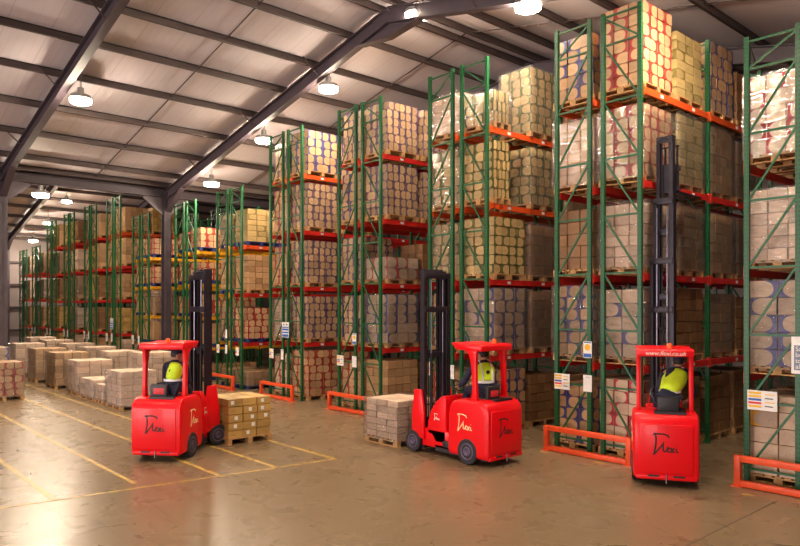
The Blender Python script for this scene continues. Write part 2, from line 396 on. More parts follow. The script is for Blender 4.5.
# sag rods between purlins at mid-bay, and small knee struts from the rafters
for ym in (3, 9, 15, 21, 27):
    for xa, xb in ((VAL, RIDGE), (VAL + SPAN, RIDGE), (VAL - SPAN / 2, VAL - 14.4)) [:2]:
        mb = MB(); mb.bar((xa, ym, roof_z(xa + .001) - .1), (xb, ym, roof_z(xb) - .1), .028, .035); struct('sag_rod', mb.mesh('sag_rod', purlin_m))
for y in FR[3:7]:
    for k in (3.4, 7.6, 11.4):
        for c, s in ((VAL, 1), (VAL + SPAN, -1)):
            x = c + s * k
            for e in (-1,):
                mb = MB(); mb.bar((x, y + e * .1, roof_z(x) - .60), (x, y + e * .62, roof_z(x) - .12), .03, .03)
                struct('fly_brace', mb.mesh('fly_brace', purlin_m))
# ------------------------------------------------------------------ floor markings
LY = [(-34, -11.45, 3.06), (-34, -11.7, 4.37), (-34, -11.1, 5.70), (-34, -11.05, 6.78), (-15.5, -10.93, 8.03)]
n_m = 0
def marking(x0, x1, y0, y1):
    global n_m
    n_m += 1
    struct('floor_marking_%d' % n_m, MB().box(x0, x1, y0, y1, 0.0, 0.003).mesh('floor_marking', line_m))
for a, b, y in LY: marking(a, b, y - .04, y + .04)
mb = MB(); mb.bar((-11.58, 2.3, .0015), (-10.93, 8.05, .0015), .06, .003); struct('floor_marking_9', mb.mesh('floor_marking', line_m))
struct('floor_joint', MB().box(-4.03, -4.01, -12, 11.4, 0, .002).mesh('floor_joint', plain('joint', (0.06, 0.04, 0.025), 0.8)))

# ------------------------------------------------------------------ lamps
lens_me = MB().lathe([(0.02, -0.02), (0.24, -0.02), (0.28, 0.0), (0.29, 0.09), (0.02, 0.09)], 'z', (0, 0, 0)).mesh('lamp_glass', lamp_glow, smooth=True)
refl_me = MB().lathe([(0.06, 0.24), (0.2, 0.23), (0.28, 0.2), (0.30, 0.092), (0.06, 0.092)], 'z', (0, 0, 0)).mesh('reflector', lamp_grey, smooth=True)
hous_me = MB().cyl((0, 0, .24), (0, 0, .42), .09).mesh('housing', lamp_grey, smooth=True)
def lamp(x, y, z, label):
    t = thing('high_bay_lamp', label, 'lamp', (x, y, z), 0, 'high bay lamps under the roof')
    top = roof_z(x) - z if abs(x - VAL) > .3 else 7.68 - z
    put('lamp_glass', lens_me, t); put('reflector', refl_me, t); put('housing', hous_me, t)
    mb = MB(); mb.bar((-.05, 0, .42), (-.05, 0, top), .012); mb.bar((.05, 0, .42), (.05, 0, top), .012)
    put('hanger_wire', mb.mesh('hanger_wire', cord_m), t)
LMP = [(-5.4, 12.2, 8.8, None), (-9.43, 12.2, 9.6, 'glowing high bay lamp hanging above the aisle left of the second rack row'),
 (-13.06, 12.2, 10.55, 'glowing high bay lamp hanging beside the rafter peak'),
 (-17.1, 12.3, 9.62, 'glowing high bay lamp above the aisle between fourth and fifth rack rows'),
 (-21.1, 12.4, 8.78, 'glowing high bay lamp just left of the fifth rack row top'),
 (-25.5, 12.6, 7.87, 'glowing high bay lamp beside the rafter foot near the middle column'),
 (-20.7, 6.2, 8.85, 'glowing high bay lamp hanging beside the nearest rafter on the left'),
 (-28.5, 7.1, 7.2, 'glowing lamp hung on wires under the valley beam'),
 (-46.2, 13.0, 9.6, 'small glowing lamp in the far hall, highest of three'),
 (-50.7, 13.1, 8.65, 'small glowing lamp in the far hall, middle of three'),
 (-55.0, 13.2, 7.75, 'small glowing lamp in the far hall, lowest of three, near the end wall'),
 (-42, 9, 9.7, None), (-34, 9, 8.75, None), (-12.7, 6.2, 10.5, None), (-4.7, 6.2, 8.7, None), (-12.7, -2, 10.5, None), (-20.7, -2, 8.85, None), (-4.7, -2, 8.7, None)]  # unseen lamps extending the grid; first two added to brighten the far racks
for i, (x, y, z, l) in enumerate(LMP):
    lamp(x, y, z, l or 'glowing high bay lamp added out of sight')

# ------------------------------------------------------------------ pallets and loads
def pallet_mesh(sx, sy, mat, key={}):
    k = (round(sx, 2), round(sy, 2), mat.name)
    if k in key: return key[k]
    mb = MB(); bw = .1
    n = 7
    for i in range(n):
        c = -sx / 2 + bw / 2 + (sx - bw) * i / (n - 1); mb.box(c - bw / 2, c + bw / 2, -sy / 2, sy / 2, .122, .144)
    for j in range(3):
        c = (-1, 0, 1)[j] * (sy / 2 - .05)
        mb.box(-sx / 2, sx / 2, c - .05, c + .05, .1, .122); mb.box(-sx / 2, sx / 2, c - .05, c + .05, 0, .022)
        for i in (-1, 0, 1):
            e = i * (sx / 2 - .07); mb.box(e - .07, e + .07, c - .05, c + .05, .022, .1)
    key[k] = mb.mesh('pallet', mat); return key[k]
def carton_mesh(w, d, h, kind, key={}):
    k = (round(w, 3), round(d, 3), round(h, 3), kind)
    if k not in key: key[k] = MB().box(-w / 2, w / 2, -d / 2, d / 2, 0, h).mesh('carton', CM[kind])
    return key[k]
def wrap_mesh(sx, sy, h, mat, amp=.012, key={}):
    k = (round(sx, 2), round(sy, 2), round(h, 1), mat.name, amp)
    if k in key: return key[k]
    bm = bmesh.new(); bmesh.ops.create_cube(bm, size=1)
    bmesh.ops.scale(bm, vec=(sx + .05, sy + .05, h + .02), verts=bm.verts[:])
    bmesh.ops.subdivide_edges(bm, edges=bm.edges[:], cuts=9, use_grid_fill=True)
    for v in bm.verts:
        n = noise.noise_vector(Vector((v.co.x * 3, v.co.y * 3, v.co.z * 7)) + Vector((sx, sy, h)) * 9)
        v.co += Vector((n.x, n.y, n.z * .5)) * amp; v.co.z += h / 2
    bm.faces.ensure_lookup_table()
    low = [f for f in bm.faces if f.calc_center_median().z < .01 and abs(f.normal.z) > .8] + [f for f in bm.faces if f.calc_center_median().z > h - .01 and f.normal.z > .7]
    bmesh.ops.delete(bm, geom=low, context='FACES')
    me = bpy.data.meshes.new('stretch_wrap'); bm.to_mesh(me); bm.free(); me.materials.append(mat)
    me.polygons.foreach_set('use_smooth', [True] * len(me.polygons)); key[k] = me; return me
SHAPES = {  # cartons along x, along y, height of one carton
 'red': (3, 4, .235), 'pale_red': (3, 3, .25), 'blue': (3, 4, .25), 'pale_blue': (2, 3, .30), 'purple': (4, 5, .22), 'green': (3, 4, .24), 'olive': (2, 3, .19), 'brown': (3, 4, .24),
 'plain': (3, 4, .22), 'gold': (3, 4, .165), 'yellow': (2, 3, .30), 'cream': (3, 3, .2)}
merged_cache = {}
def load(loc, kind, h, label, wrap=None, sep=0, sx=1.0, sy=1.2, wood_m=None, rot=0, group='pallet loads on the racks', nlay=None, shape=None, amp=.012, sides='SE', full_top=False):
    """sep=1: each carton of the faces in view is a part of its own; sep=0: the cartons are one part"""
    t = thing('pallet_load', label, 'pallet load', loc, rot, group)
    put('pallet', pallet_mesh(sx, sy, wood_m or wood), t)
    nx, ny, ch = shape or SHAPES[kind]
    nl = nlay or max(1, round((h - .144) / ch)); ch = (h - .144) / nl
    ix, iy = sx - .04, sy - .04
    cw, cd = ix / nx, iy / ny
    rest = MB(); nrest = 0
    seen = []
    for l in range(nl):
        for a in range(nx):
            for b in range(ny):
                edge = a in (0, nx - 1) or b in (0, ny - 1) or l == nl - 1
                if not edge: continue
                x, y, z = -ix / 2 + cw * (a + .5), -iy / 2 + cd * (b + .5), .145 + l * ch
                vis = (a == nx - 1 and 'E' in sides) or (b == 0 and 'S' in sides) or (full_top and l == nl - 1)
                if sep and vis: seen.append((x, y, z))
                else: rest.box(x - cw / 2 + .009, x + cw / 2 - .009, y - cd / 2 + .009, y + cd / 2 - .009, z, z + ch - .014); nrest += 1
    cm = carton_mesh(cw - .018, cd - .018, ch - .012, kind)
    for (x, y, z) in seen[:99]:
        put('carton', cm, t, (x + random.uniform(-.009, .009), y + random.uniform(-.009, .009), z), random.uniform(-.016, .016))
    if nrest:
        k = (kind, round(sx, 2), round(sy, 2), nl, round(ch, 3), sep, nx, ny, sides, full_top)
        if k not in merged_cache: merged_cache[k] = rest.mesh('carton_stack', CM[kind])
        o = put('carton_stack', merged_cache[k], t)
        if sep: o['kind'] = 'stuff'
    if wrap:
        put('stretch_wrap', wrap_mesh(sx, sy, h - .1, wrap, amp), t, (0, 0, .1))
    return t

# ------------------------------------------------------------------ racks
ORD = ['first', 'second', 'third', 'fourth', 'fifth', 'sixth', 'seventh', 'eighth', 'ninth', 'tenth', 'eleventh', 'twelfth', 'thirteenth', 'fourteenth']
XR = [-2.87, -6.75, -10.63, -14.5, -18.4, -22.3, -26.1, -30.9, -34.5, -38.1, -41.9, -45.5, -49.1, -52.5]
HT = [7.6, 8.88, 8.88, 8.85, 8.82, 7.4, 7.35, 7.3, 8.55, 8.55, 8.5, 8.4, 7.05, 7.0]
L4 = [1.85, 3.65, 5.45, 7.25]; L3 = [1.85, 3.65, 5.45]; LF = [1.68, 3.38, 5.05, 6.72]; LF3 = [1.7, 3.5, 5.25]; LY4 = [1.35, 2.6, 3.95, 5.28]
LV = [L3, L4, L4, L4, L4, LF3, LY4, LY4, LF, LF, LF, LF, LF3, LF3]
YF, BAY, FD, FLUE = 12.2, 2.9, 0.80, 1.11
post_cache = {}
def post_mesh(h):
    if h not in post_cache:
        mb = MB(); w = .042
        mb.box(-w, w, -.035, .035, 0, h); mb.box(-.075, .075, -.07, .07, 0, .012)
        post_cache[h] = mb.mesh('post', green_post)
    return post_cache[h]
brace_cache = {}
def brace_mesh(h, d):
    k = (h, d)
    if k not in brace_cache:
        mb = MB(); z = .25; lv = [z]
        while z + 1.14 < h - .6: z += 1.14; lv.append(z)
        lv.append(h - .55 if h - .55 - z > .3 else z); lv.append(h - .08)
        lv = sorted(set(round(q, 3) for q in lv))
        xa, xb = (-FD + .04, -.04)
        for q in lv: mb.bar((xa, 0, q), (xb, 0, q), .028, .036)
        for p, q in zip(lv[:-1], lv[1:]):
            if d > 0: mb.bar((xa, 0, q - .03), (xb, 0, p + .03), .024, .036)
            else: mb.bar((xb, 0, q - .03), (xa, 0, p + .03), .024, .036)
        brace_cache[k] = mb.mesh('bracing', brace_green)
    return brace_cache[k]
beam_cache = {}
def beam_mesh(L, mat):
    k = (L, mat.name)
    if k not in beam_cache:
        mb = MB().box(-.025, .025, .05, L - .05, -.13, 0)
        mb.box(-.03, .03, .035, .06, -.17, .04); mb.box(-.03, .03, L - .06, L - .035, -.17, .04)
        beam_cache[k] = mb.mesh('beam', mat)
    return beam_cache[k]
tag_me = MB().box(.0255, .028, -.06, .06, -.1, -.035).mesh('barcode_label', white_card)
def rack_run(r, side, nb, bmat_of, levels):
    xr = XR[r] if side > 0 else XR[r] - FLUE
    hand = 'right-hand' if side > 0 else 'left-hand'
    t = thing('pallet_rack', 'green-posted pallet rack, %s run of %s double rack row from the right' % (hand, ORD[r]), 'pallet rack', (xr, YF, 0), 0, 'pallet racks along the main aisle')
    for i in range(nb + 1):
        for dx in (0, -FD): put('post', post_mesh(HT[r]), t, (dx, i * BAY, 0))
        put('bracing', brace_mesh(HT[r], side), t, (0, i * BAY, 0))
    for i in range(nb):
        for li, z in enumerate(levels):
            for dx in (.03, -FD - .045):
                b = put('beam', beam_mesh(BAY, bmat_of(li)), t, (dx, i * BAY, z))
                if dx > 0 and side > 0 and r < 6:
                    for yy in ((.75, 2.1) if i == 0 else (1.4,)): put('barcode_label', tag_me, b, (0.002, yy, 0))
    return t
LEVW = ['floor level', 'second level', 'third level', 'fourth level', 'top level']
DESC = {'red': 'red-printed', 'pale_red': 'pale red-printed', 'blue': 'blue-printed', 'pale_blue': 'pale blue-printed', 'purple': 'purple-printed', 'green': 'green-printed', 'olive': 'olive', 'brown': 'dark brown', 'plain': 'brown', 'gold': 'golden brown', 'yellow': 'yellow-marked', 'cream': 'cream'}
POSW = ['end', 'second in', 'third in', 'fourth in', 'fifth in']
def place(r, side, j, li, kind, wrap=None, h=1.45, sep=0, blue=False, dx=0.0, sy=1.2):
    xr = XR[r] if side > 0 else XR[r] - FLUE
    z = 0 if li == 0 else LV[r][li - 1] + .004
    bay, k = divmod(j, 2)
    y = YF + bay * BAY + .09 + .08 + sy / 2 + k * 1.36
    lw = LEVW[li] if li < len(LV[r]) else 'top level'
    lab = '%s%s carton load, %s, %s rack row from right, %s side, %s' % ('wrapped ' if wrap else '', DESC[kind], lw, ORD[r], 'right' if side > 0 else 'left', POSW[j])
    load((xr - FD / 2 + dx + random.uniform(-.02, .02), y + random.uniform(-.02, .02), z), kind, h, lab, wrap, sep, wood_m=blue_wood if blue else None, sy=sy, rot=random.uniform(-.012, .012))
wc, ww = wrap_clear, wrap_white
PLAN = {   # row: {side: {level: [(kind, wrap, height), ...]}}
 0: {1: {0: [('yellow', None, 1.5)], 1: [('pale_blue', wc, 1.6)], 2: [('cream', ww, 1.45)], 3: [('pale_red', wc, 1.6)]},
    -1: {0: [('yellow', None, 1.5), ('brown', None, 1.5)], 1: [('pale_blue', wc, 1.6), ('blue', None, 1.5)], 2: [('cream', ww, 1.35), ('pale_red', wc, 1.5)], 3: [('pale_red', wc, 1.5), ('blue', wc, 1.5)]}},
 1: {1: {0: [('pale_red', None, 1.55), ('brown', None, 1.5), ('brown', None, 1.45), ('brown', None, 1.5)],
         1: [('pale_blue', wc, 1.5), ('brown', None, 1.55), ('plain', wc, 1.45), ('brown', None, 1.4)],
         2: [('cream', wc, 1.4), ('brown', wc, 1.5), ('plain', wc, 1.45), ('brown', wc, 1.4)],
         3: [('red', wc, 1.55), ('olive', wc, 1.6), ('plain', wc, 1.6), ('brown', wc, 1.45)],
         4: [('red', None, 1.75), ('olive', None, 1.5), ('blue', None, 1.7), ('brown', None, 1.3)]},
    -1: {0: [('blue', None, 1.35)], 1: [('blue', wc, 1.6)], 2: [('brown', None, 1.4)], 3: [('plain', wc, 1.5)], 4: [('blue', None, 1.45)]}},
 2: {1: {0: [('blue', None, 1.5), ('brown', None, 1.3), ('plain', None, 1.2)], 1: [('pale_blue', wc, 1.6), ('brown', wc, 1.55), ('brown', None, 1.5)],
         2: [('green', None, 1.5), ('brown', wc, 1.4), ('plain', None, 1.4)], 3: [('green', None, 1.5), ('green', wc, 1.55), ('plain', wc, 1.5)], 4: [('green', wc, .9), ('green', wc, 1.75), ('brown', None, 1.5)]},
    -1: {0: [('red', None, 1.4)], 1: [('purple', None, 1.5)], 2: [('green', wc, 1.45)], 3: [('green', wc, 1.5)], 4: [('cream', wc, 1.1)]}},
 3: {1: {0: [('plain', None, 1.5), ('red', None, 1.4)], 1: [('pale_blue', wc, 1.5), ('purple', None, 1.5)], 2: [('pale_red', wc, .75), ('brown', None, 1.2)], 3: [('purple', None, 1.55), ('purple', None, 1.5)], 4: [('purple', None, 1.5), ('purple', None, 1.5)]},
    -1: {0: [('red', None, 1.4)], 1: [('purple', None, 1.5)], 2: [('purple', None, 1.4)], 3: [('blue', None, 1.5)], 4: [('purple', None, 1.5)]}},
 4: {1: {0: [('red', None, 1.6), ('red', None, 1.5)], 1: [('purple', None, 1.5), ('blue', None, 1.5)], 2: [('purple', None, 1.5), ('purple', None, 1.5)], 3: [('purple', None, 1.55), ('purple', None, 1.5)], 4: [('blue', None, 1.45), ('purple', None, 1.2)]},
    -1: {0: [('pale_red', None, 1.4)], 1: [('cream', wc, 1.4)], 2: [('red', None, 1.4)], 3: [('red', None, 1.5)], 4: [('purple', None, 1.3)]}},
}
def bmat_default(li): return red_beam
for r in range(14):
    nb = 3 if r == 1 else 2
    for side in (1, -1):
        if r == 1: f = lambda li: orange if li in (3,) else red_beam
        elif r == 2: f = lambda li: orange if li >= 2 else red_beam
        elif r in (5,): f = (lambda li: orange if li == 2 else red_beam) if side > 0 else (lambda li: yellow_beam)
        elif r in (6, 7): f = lambda li: yellow_beam
        elif r == 8: f = lambda li: orange if li == 3 else red_beam
        elif r == 4: f = lambda li: orange if li == 3 else red_beam
        else: f = bmat_default
        rack_run(r, side, nb, f, LV[r])
        if r in PLAN:
            for li, row in PLAN[r][side].items():
                for j, (kind, wrap, h) in enumerate(row):
                    if r == 2 and side > 0 and j == 0 and li > 2: SY = .62
                    else: SY = 1.2
                    sep = 1 if (j == 0 or (side > 0 and r in (1,)) or (side > 0 and j == 1 and r in (2, 3, 4))) else 0
                    place(r, side, j, li, kind, wrap, h, sep, dx=((-.15 if li == 0 else -.10) if side > 0 else -.12) if r == 1 else 0, sy=SY)
                    if r == 1 and side < 0 and j == 0: place(r, side, 1, li, 'brown', None, 1.4, dx=-.12)
        else:
            rng = random.Random(r * 10 + side)
            blue = r in (5, 6, 7)
            kinds = {5: ['red', 'red', 'plain', 'olive'], 6: ['red', 'plain', 'red', 'red'], 7: ['red', 'plain', 'plain', 'red']}.get(r, ['plain', 'gold', 'plain', 'brown', 'cream'])
            for li in range(len(LV[r]) + 1):
                for j in ((0, 1) if side > 0 else (0,)):
                    if li == 0 and r in (5, 6): kind, h = 'plain', .65
                    else: kind, h = (kinds[(li + j) % 4] if r < 8 else rng.choice(kinds)), (rng.uniform(.85, 1.02) if r in (6, 7) else rng.uniform(1.25, 1.42))
                    place(r, side, j, li, kind, wc if rng.random() < .3 else None, h, 0, blue and (side < 0 or li != 2))

# ------------------------------------------------------------------ rack end guards, signs
def guard(r, label):
    x1 = XR[r] + .02; x0 = XR[r] - FLUE - FD - .06; y = 11.85; H = .52
    t = thing('rack_guard', label, 'barrier', ((x0 + x1) / 2, y, 0), 0, 'orange guards at the rack ends'); w = (x1 - x0) / 2
    put('top_rail', MB().box(-w + .1, w - .1, -.05, .05, H - .1, H).mesh('rail', guard_orange, .008), t)
    put('bottom_rail', MB().box(-w + .1, w - .1, -.05, .05, .01, .11).mesh('rail', guard_orange, .008), t)
    for s in (-1, 1):
        p = put('guard_post', MB().box(-.05, .05, -.05, .05, .01, H).mesh('guard_post', guard_orange, .008), t, (s * (w - .05), 0, 0))
        put('foot_plate', MB().box(-.09, .09, -.09, .09, 0, .012).mesh('foot_plate', guard_orange), p)
for r in range(14):
    guard(r, 'low orange box-section guard in front of %s rack row from the right' % ORD[r])
for i, (x, y) in enumerate([(-8.55, 11.62), (-7.3, 11.62), (-4.45, 11.4), (-6.35, 11.3)]):
    struct('floor_marking_%d' % (20 + i), MB().box(x - .1, x + .1, y - .04, y + .04, 0, .003).mesh('floor_marking', line_m))
def sign(x, z, w, h, style, label, y=12.15):
    t = thing('sign', label, 'sign', (x, y, z), 0, 'signs on the rack posts')
    put('board', MB().box(-w / 2, w / 2, -.004, .004, -h / 2, h / 2).mesh('board', white_card), t)
    def bar(x0, x1, z0, z1, m): put('printed_panel', MB().box(x0 * w, x1 * w, -.0065, -.003, z0 * h, z1 * h).mesh('printed_panel', m), t)
    if style == 'chart':
        for k, m in enumerate((yellow_print, yellow_print, blue_print, red_print, yellow_print)):
            z0 = .32 - k * .17; bar(-.46, -.02, z0, z0 + .11, m)
        for k in range(4):
            z0 = .3 - k * .2; bar(.1, .42 - .05 * (k % 2), z0, z0 + .05, yellow_print if k % 2 == 0 else ink)
    elif style == 'safety':
        put('printed_panel', MB().cyl((0, -.0065, h * .14), (0, -.003, h * .14), w * .34).mesh('printed_panel', yellow_print), t)
        bar(-.46, .46, -.46, -.24, blue_print); bar(-.4, .4, .4, .46, blue_print)
    elif style == 'blue':
        bar(-.46, .46, -.46, -.30, blue_print); bar(-.46, .46, -.22, -.12, blue_print); bar(-.46, .46, -.04, .08, blue_print); bar(-.46, .46, .13, .2, blue_print); bar(-.3, -.15, .3, .38, ink); bar(.1, .3, .3, .38, ink)
    elif style == 'notice':
        bar(-.3, .3, .36, .38, grey_print)
    return t
sign(-8.50, 1.43, .38, .33, 'chart', 'white loading chart sign with yellow, blue and red bars, on second rack row')
sign(-7.88, 2.13, .20, .34, 'safety', 'white safety sign with yellow disc above the blank sheet on second rack row')
sign(-7.88, 1.44, .20, .34, 'notice', 'blank white sheet below the yellow disc sign on second rack row')
sign(-4.52, 1.43, .47, .33, 'chart', 'white loading chart sign with yellow bars on first rack row from the right')
sign(-12.5, 1.43, .12, .34, 'chart', 'narrow chart sign seen through the middle truck mast')
sign(-11.72, 1.40, .15, .34, 'notice', 'white notice sheet beside the middle truck mast')
sign(-16.3, 1.42, .32, .30, 'chart', 'white chart sign with yellow bars on fourth rack row from the right')
sign(-15.62, 2.08, .18, .32, 'safety', 'white safety sign with yellow disc on fourth rack row from the right')
sign(-15.62, 1.42, .2, .32, 'notice', 'blank white sheet on fourth rack row from the right')
sign(-20.18, 1.43, .26, .32, 'chart', 'white chart sign on fifth rack row from the right')
sign(-19.5, 1.43, .15, .34, 'notice', 'blank white sheet under the blue sign on fifth rack row')
sign(-19.3, 2.25, .42, .5, 'blue', 'blue and white lettered sign high on fifth rack row from the right')
sign(-24.05, 1.42, .22, .32, 'chart', 'small chart sign on sixth rack row beside the left truck mast')
sign(-23.4, 1.42, .16, .32, 'notice', 'blank white sheet in the middle of sixth rack row')
sign(-23.4, 2.0, .14, .32, 'notice', 'blank white sheet, upper one on sixth rack row')
sign(-22.55, 1.38, .24, .3, 'chart', 'small chart sign, the one furthest right on sixth rack row')
for r in range(7, 13):
    sign(XR[r] - 1.85, 1.45, .3, .42, 'chart', 'tiny chart sign on %s rack row from the right' % ORD[r])
    sign(XR[r] - 1.1, 1.45, .2, .42, 'notice', 'tiny white sheet on %s rack row from the right' % ORD[r])
sign(XR[8] - 1.1, 2.15, .4, .55, 'blue', 'small blue sign on ninth rack row from the right')
sg = sign(-3.76, 2.22, .62, .60, 'notice', 'grey and white lettered notice at the right edge of the photograph')
put('printed_panel', MB().box(-.27, .27, -.0065, -.003, -.24, .16).mesh('printed_panel', grey_print), sg)
for k, s in enumerate(('Safe', 'boxes', 'to', 'all')):
    put('lettering', text_mesh(s, .11, white_ink, align='LEFT'), sg, (-.25, -.0072, .10 - k * .095), (R(90), 0, 0), 'white lettering')

# ------------------------------------------------------------------ loads standing on the floor
FG = 'pallet loads standing on the floor'
def floor_load(x1, y0, h, kind, label, sx=1.2, sy=1.1, wrap=None, sep=0, **kw):
    """x1: the side turned to the trucks, y0: the side turned to the open floor"""
    return load((x1 - sx / 2, y0 + sy / 2, 0), kind, h, label, wrap, sep, sx, sy, group=FG, **kw)
gl = floor_load(-13.5, 7.05, 1.0, 'gold', 'golden brown carton stack with white labels on the left truck forks', 1.1, 1.1, None, 1, shape=(3, 3, .17), nlay=5, full_top=True)
lbl_e = MB().box(0, .003, -.04, .04, -.04, .04).mesh('label', white_card)
for c in list(gl.children):
    if c.name.startswith('carton.') or c.name == 'carton':
        if c.location.x > .3 and random.random() < .55: put('label', lbl_e, c, (.175, random.uniform(-.08, .08), .085), 0, 'white label')
        elif c.location.y < -.3 and random.random() < .5: put('label', lbl_e, c, (random.uniform(-.08, .08), -.175, .085), R(-90), 'white label')
floor_load(-10.92, 9.65, .98, 'cream', 'pinkish wrapped carton stack on a pallet at the middle truck forks', 1.1, 1.05, wc, 1, shape=(3, 3, .12), nlay=6, full_top=True)
floor_load(-20.1, 7.1, 1.12, 'cream', 'white wrapped load nearest the left truck in the floor row', 1.2, 1.1, ww, 1, amp=.03)
floor_load(-21.75, 7.15, .6, 'cream', 'small low white wrapped load between two taller ones', .75, .7, ww, 0, amp=.03)
floor_load(-22.6, 7.15, .68, 'cream', 'low bulging white wrapped load in the floor row', 1.4, 1.0, ww, 0, amp=.05)
floor_load(-24.4, 7.2, 1.18, 'cream', 'white wrapped load with white label behind the low loads', 1.2, 1.2, wc, 1, amp=.02)
floor_load(-27.0, 7.2, 1.32, 'plain', 'wide wrapped brown load, second tall one in the floor row', 1.2, 1.2, wc, 1, amp=.02)
floor_load(-29.7, 7.2, 1.35, 'plain', 'wrapped brown load, third tall one in the floor row', 1.2, 1.2, wc, 0)
floor_load(-32.9, 7.2, 1.42, 'cream', 'wrapped load, far end of the front floor row', 1.2, 1.2, wc, 0)
for i, x in enumerate((-26.0, -28.6, -31.2, -34.2, -37.0)):
    floor_load(x, 8.75, 1.35 + .04 * i, 'cream', 'wrapped pale load, %s in the rear floor row' % ORD[i], 1.2, 1.2, wc, 0)
floor_load(-22.6, 8.65, 1.47, 'cream', 'tall wrapped load behind the left truck cab', 1.2, 1.2, wc, 1)
floor_load(-24.8, 4.55, 1.22, 'red', 'red-printed carton load at the left edge of the floor', 1.2, 1.15, wc, 1)
floor_load(-26.5, 4.5, 1.62, 'pale_blue', 'taller wrapped load with blue print behind the red-printed one', 1.2, 1.15, wc, 0)

# ------------------------------------------------------------------ trucks
STROKES = [[(0, .93), (.04, 1.0), (.2, .99), (.42, 1.0), (.66, .93), (.70, .82)], [(.1, .97), (.13, .75), (.11, .45), (.05, .12), (.0, .0), (.06, .04), (.2, .22), (.36, .42), (.47, .62), (.44, .40), (.45, .2), (.52, .16), (.6, .24), (.7, .33), (.66, .40), (.61, .30), (.64, .17), (.74, .17)],
 [(.77, .36), (.84, .24), (.93, .13)], [(.94, .36), (.85, .24), (.76, .12)], [(1.03, .33), (1.02, .17), (1.12, .15)], [(1.045, .47), (1.055, .49)]]
def logo_mesh(size, mat, wid=.016):
    c = bpy.data.curves.new('logo', 'CURVE'); c.dimensions = '3D'; c.bevel_depth = wid; c.bevel_resolution = 1
    for st in STROKES:
        sp = c.splines.new('POLY'); sp.points.add(len(st) - 1)
        for p, q in zip(sp.points, st): p.co = ((q[0] - .5) * size, (q[1] - .5) * size, 0, 1)
    o = bpy.data.objects.new('logo', c); COL.objects.link(o); me = baked(o)
    for v in me.vertices: v.co.z *= .2
    me.materials.clear(); me.materials.append(mat); return me
logo_black = logo_mesh(.35, ink, .013); logo_cream = logo_mesh(.33, cream, .011); logo_small = logo_mesh(.14, white_ink, .006)
def wheel_parts(parent, x, y, r, w, s):
    t = put('wheel', MB().lathe([(r * .6, -w / 2), (r * .94, -w / 2), (r, -w / 2 + .02), (r, w / 2 - .02), (r * .94, w / 2), (r * .6, w / 2)], 'x', (0, 0, 0), 28).mesh('tyre', rubber, smooth=True), parent, (x, y, r))
    mb = MB().lathe([(.03, s * (w / 2 + .002)), (.07, s * (w / 2 + .012)), (r * .45, s * (w / 2 - .01)), (r * .58, s * (w / 2 + .008)), (r * .66, s * (w / 2 + .003)), (r * .6, 0)], 'x', (0, 0, 0), 24)
    for k in range(6):
        a = k * math.pi / 3; mb.cyl((s * (w / 2 - .01), r * .32 * math.cos(a), r * .32 * math.sin(a)), (s * (w / 2 + .012), r * .32 * math.cos(a), r * .32 * math.sin(a)), .014, seg=6)
    put('hub', mb.mesh('hub', hub_grey, smooth=True), t)
    return t
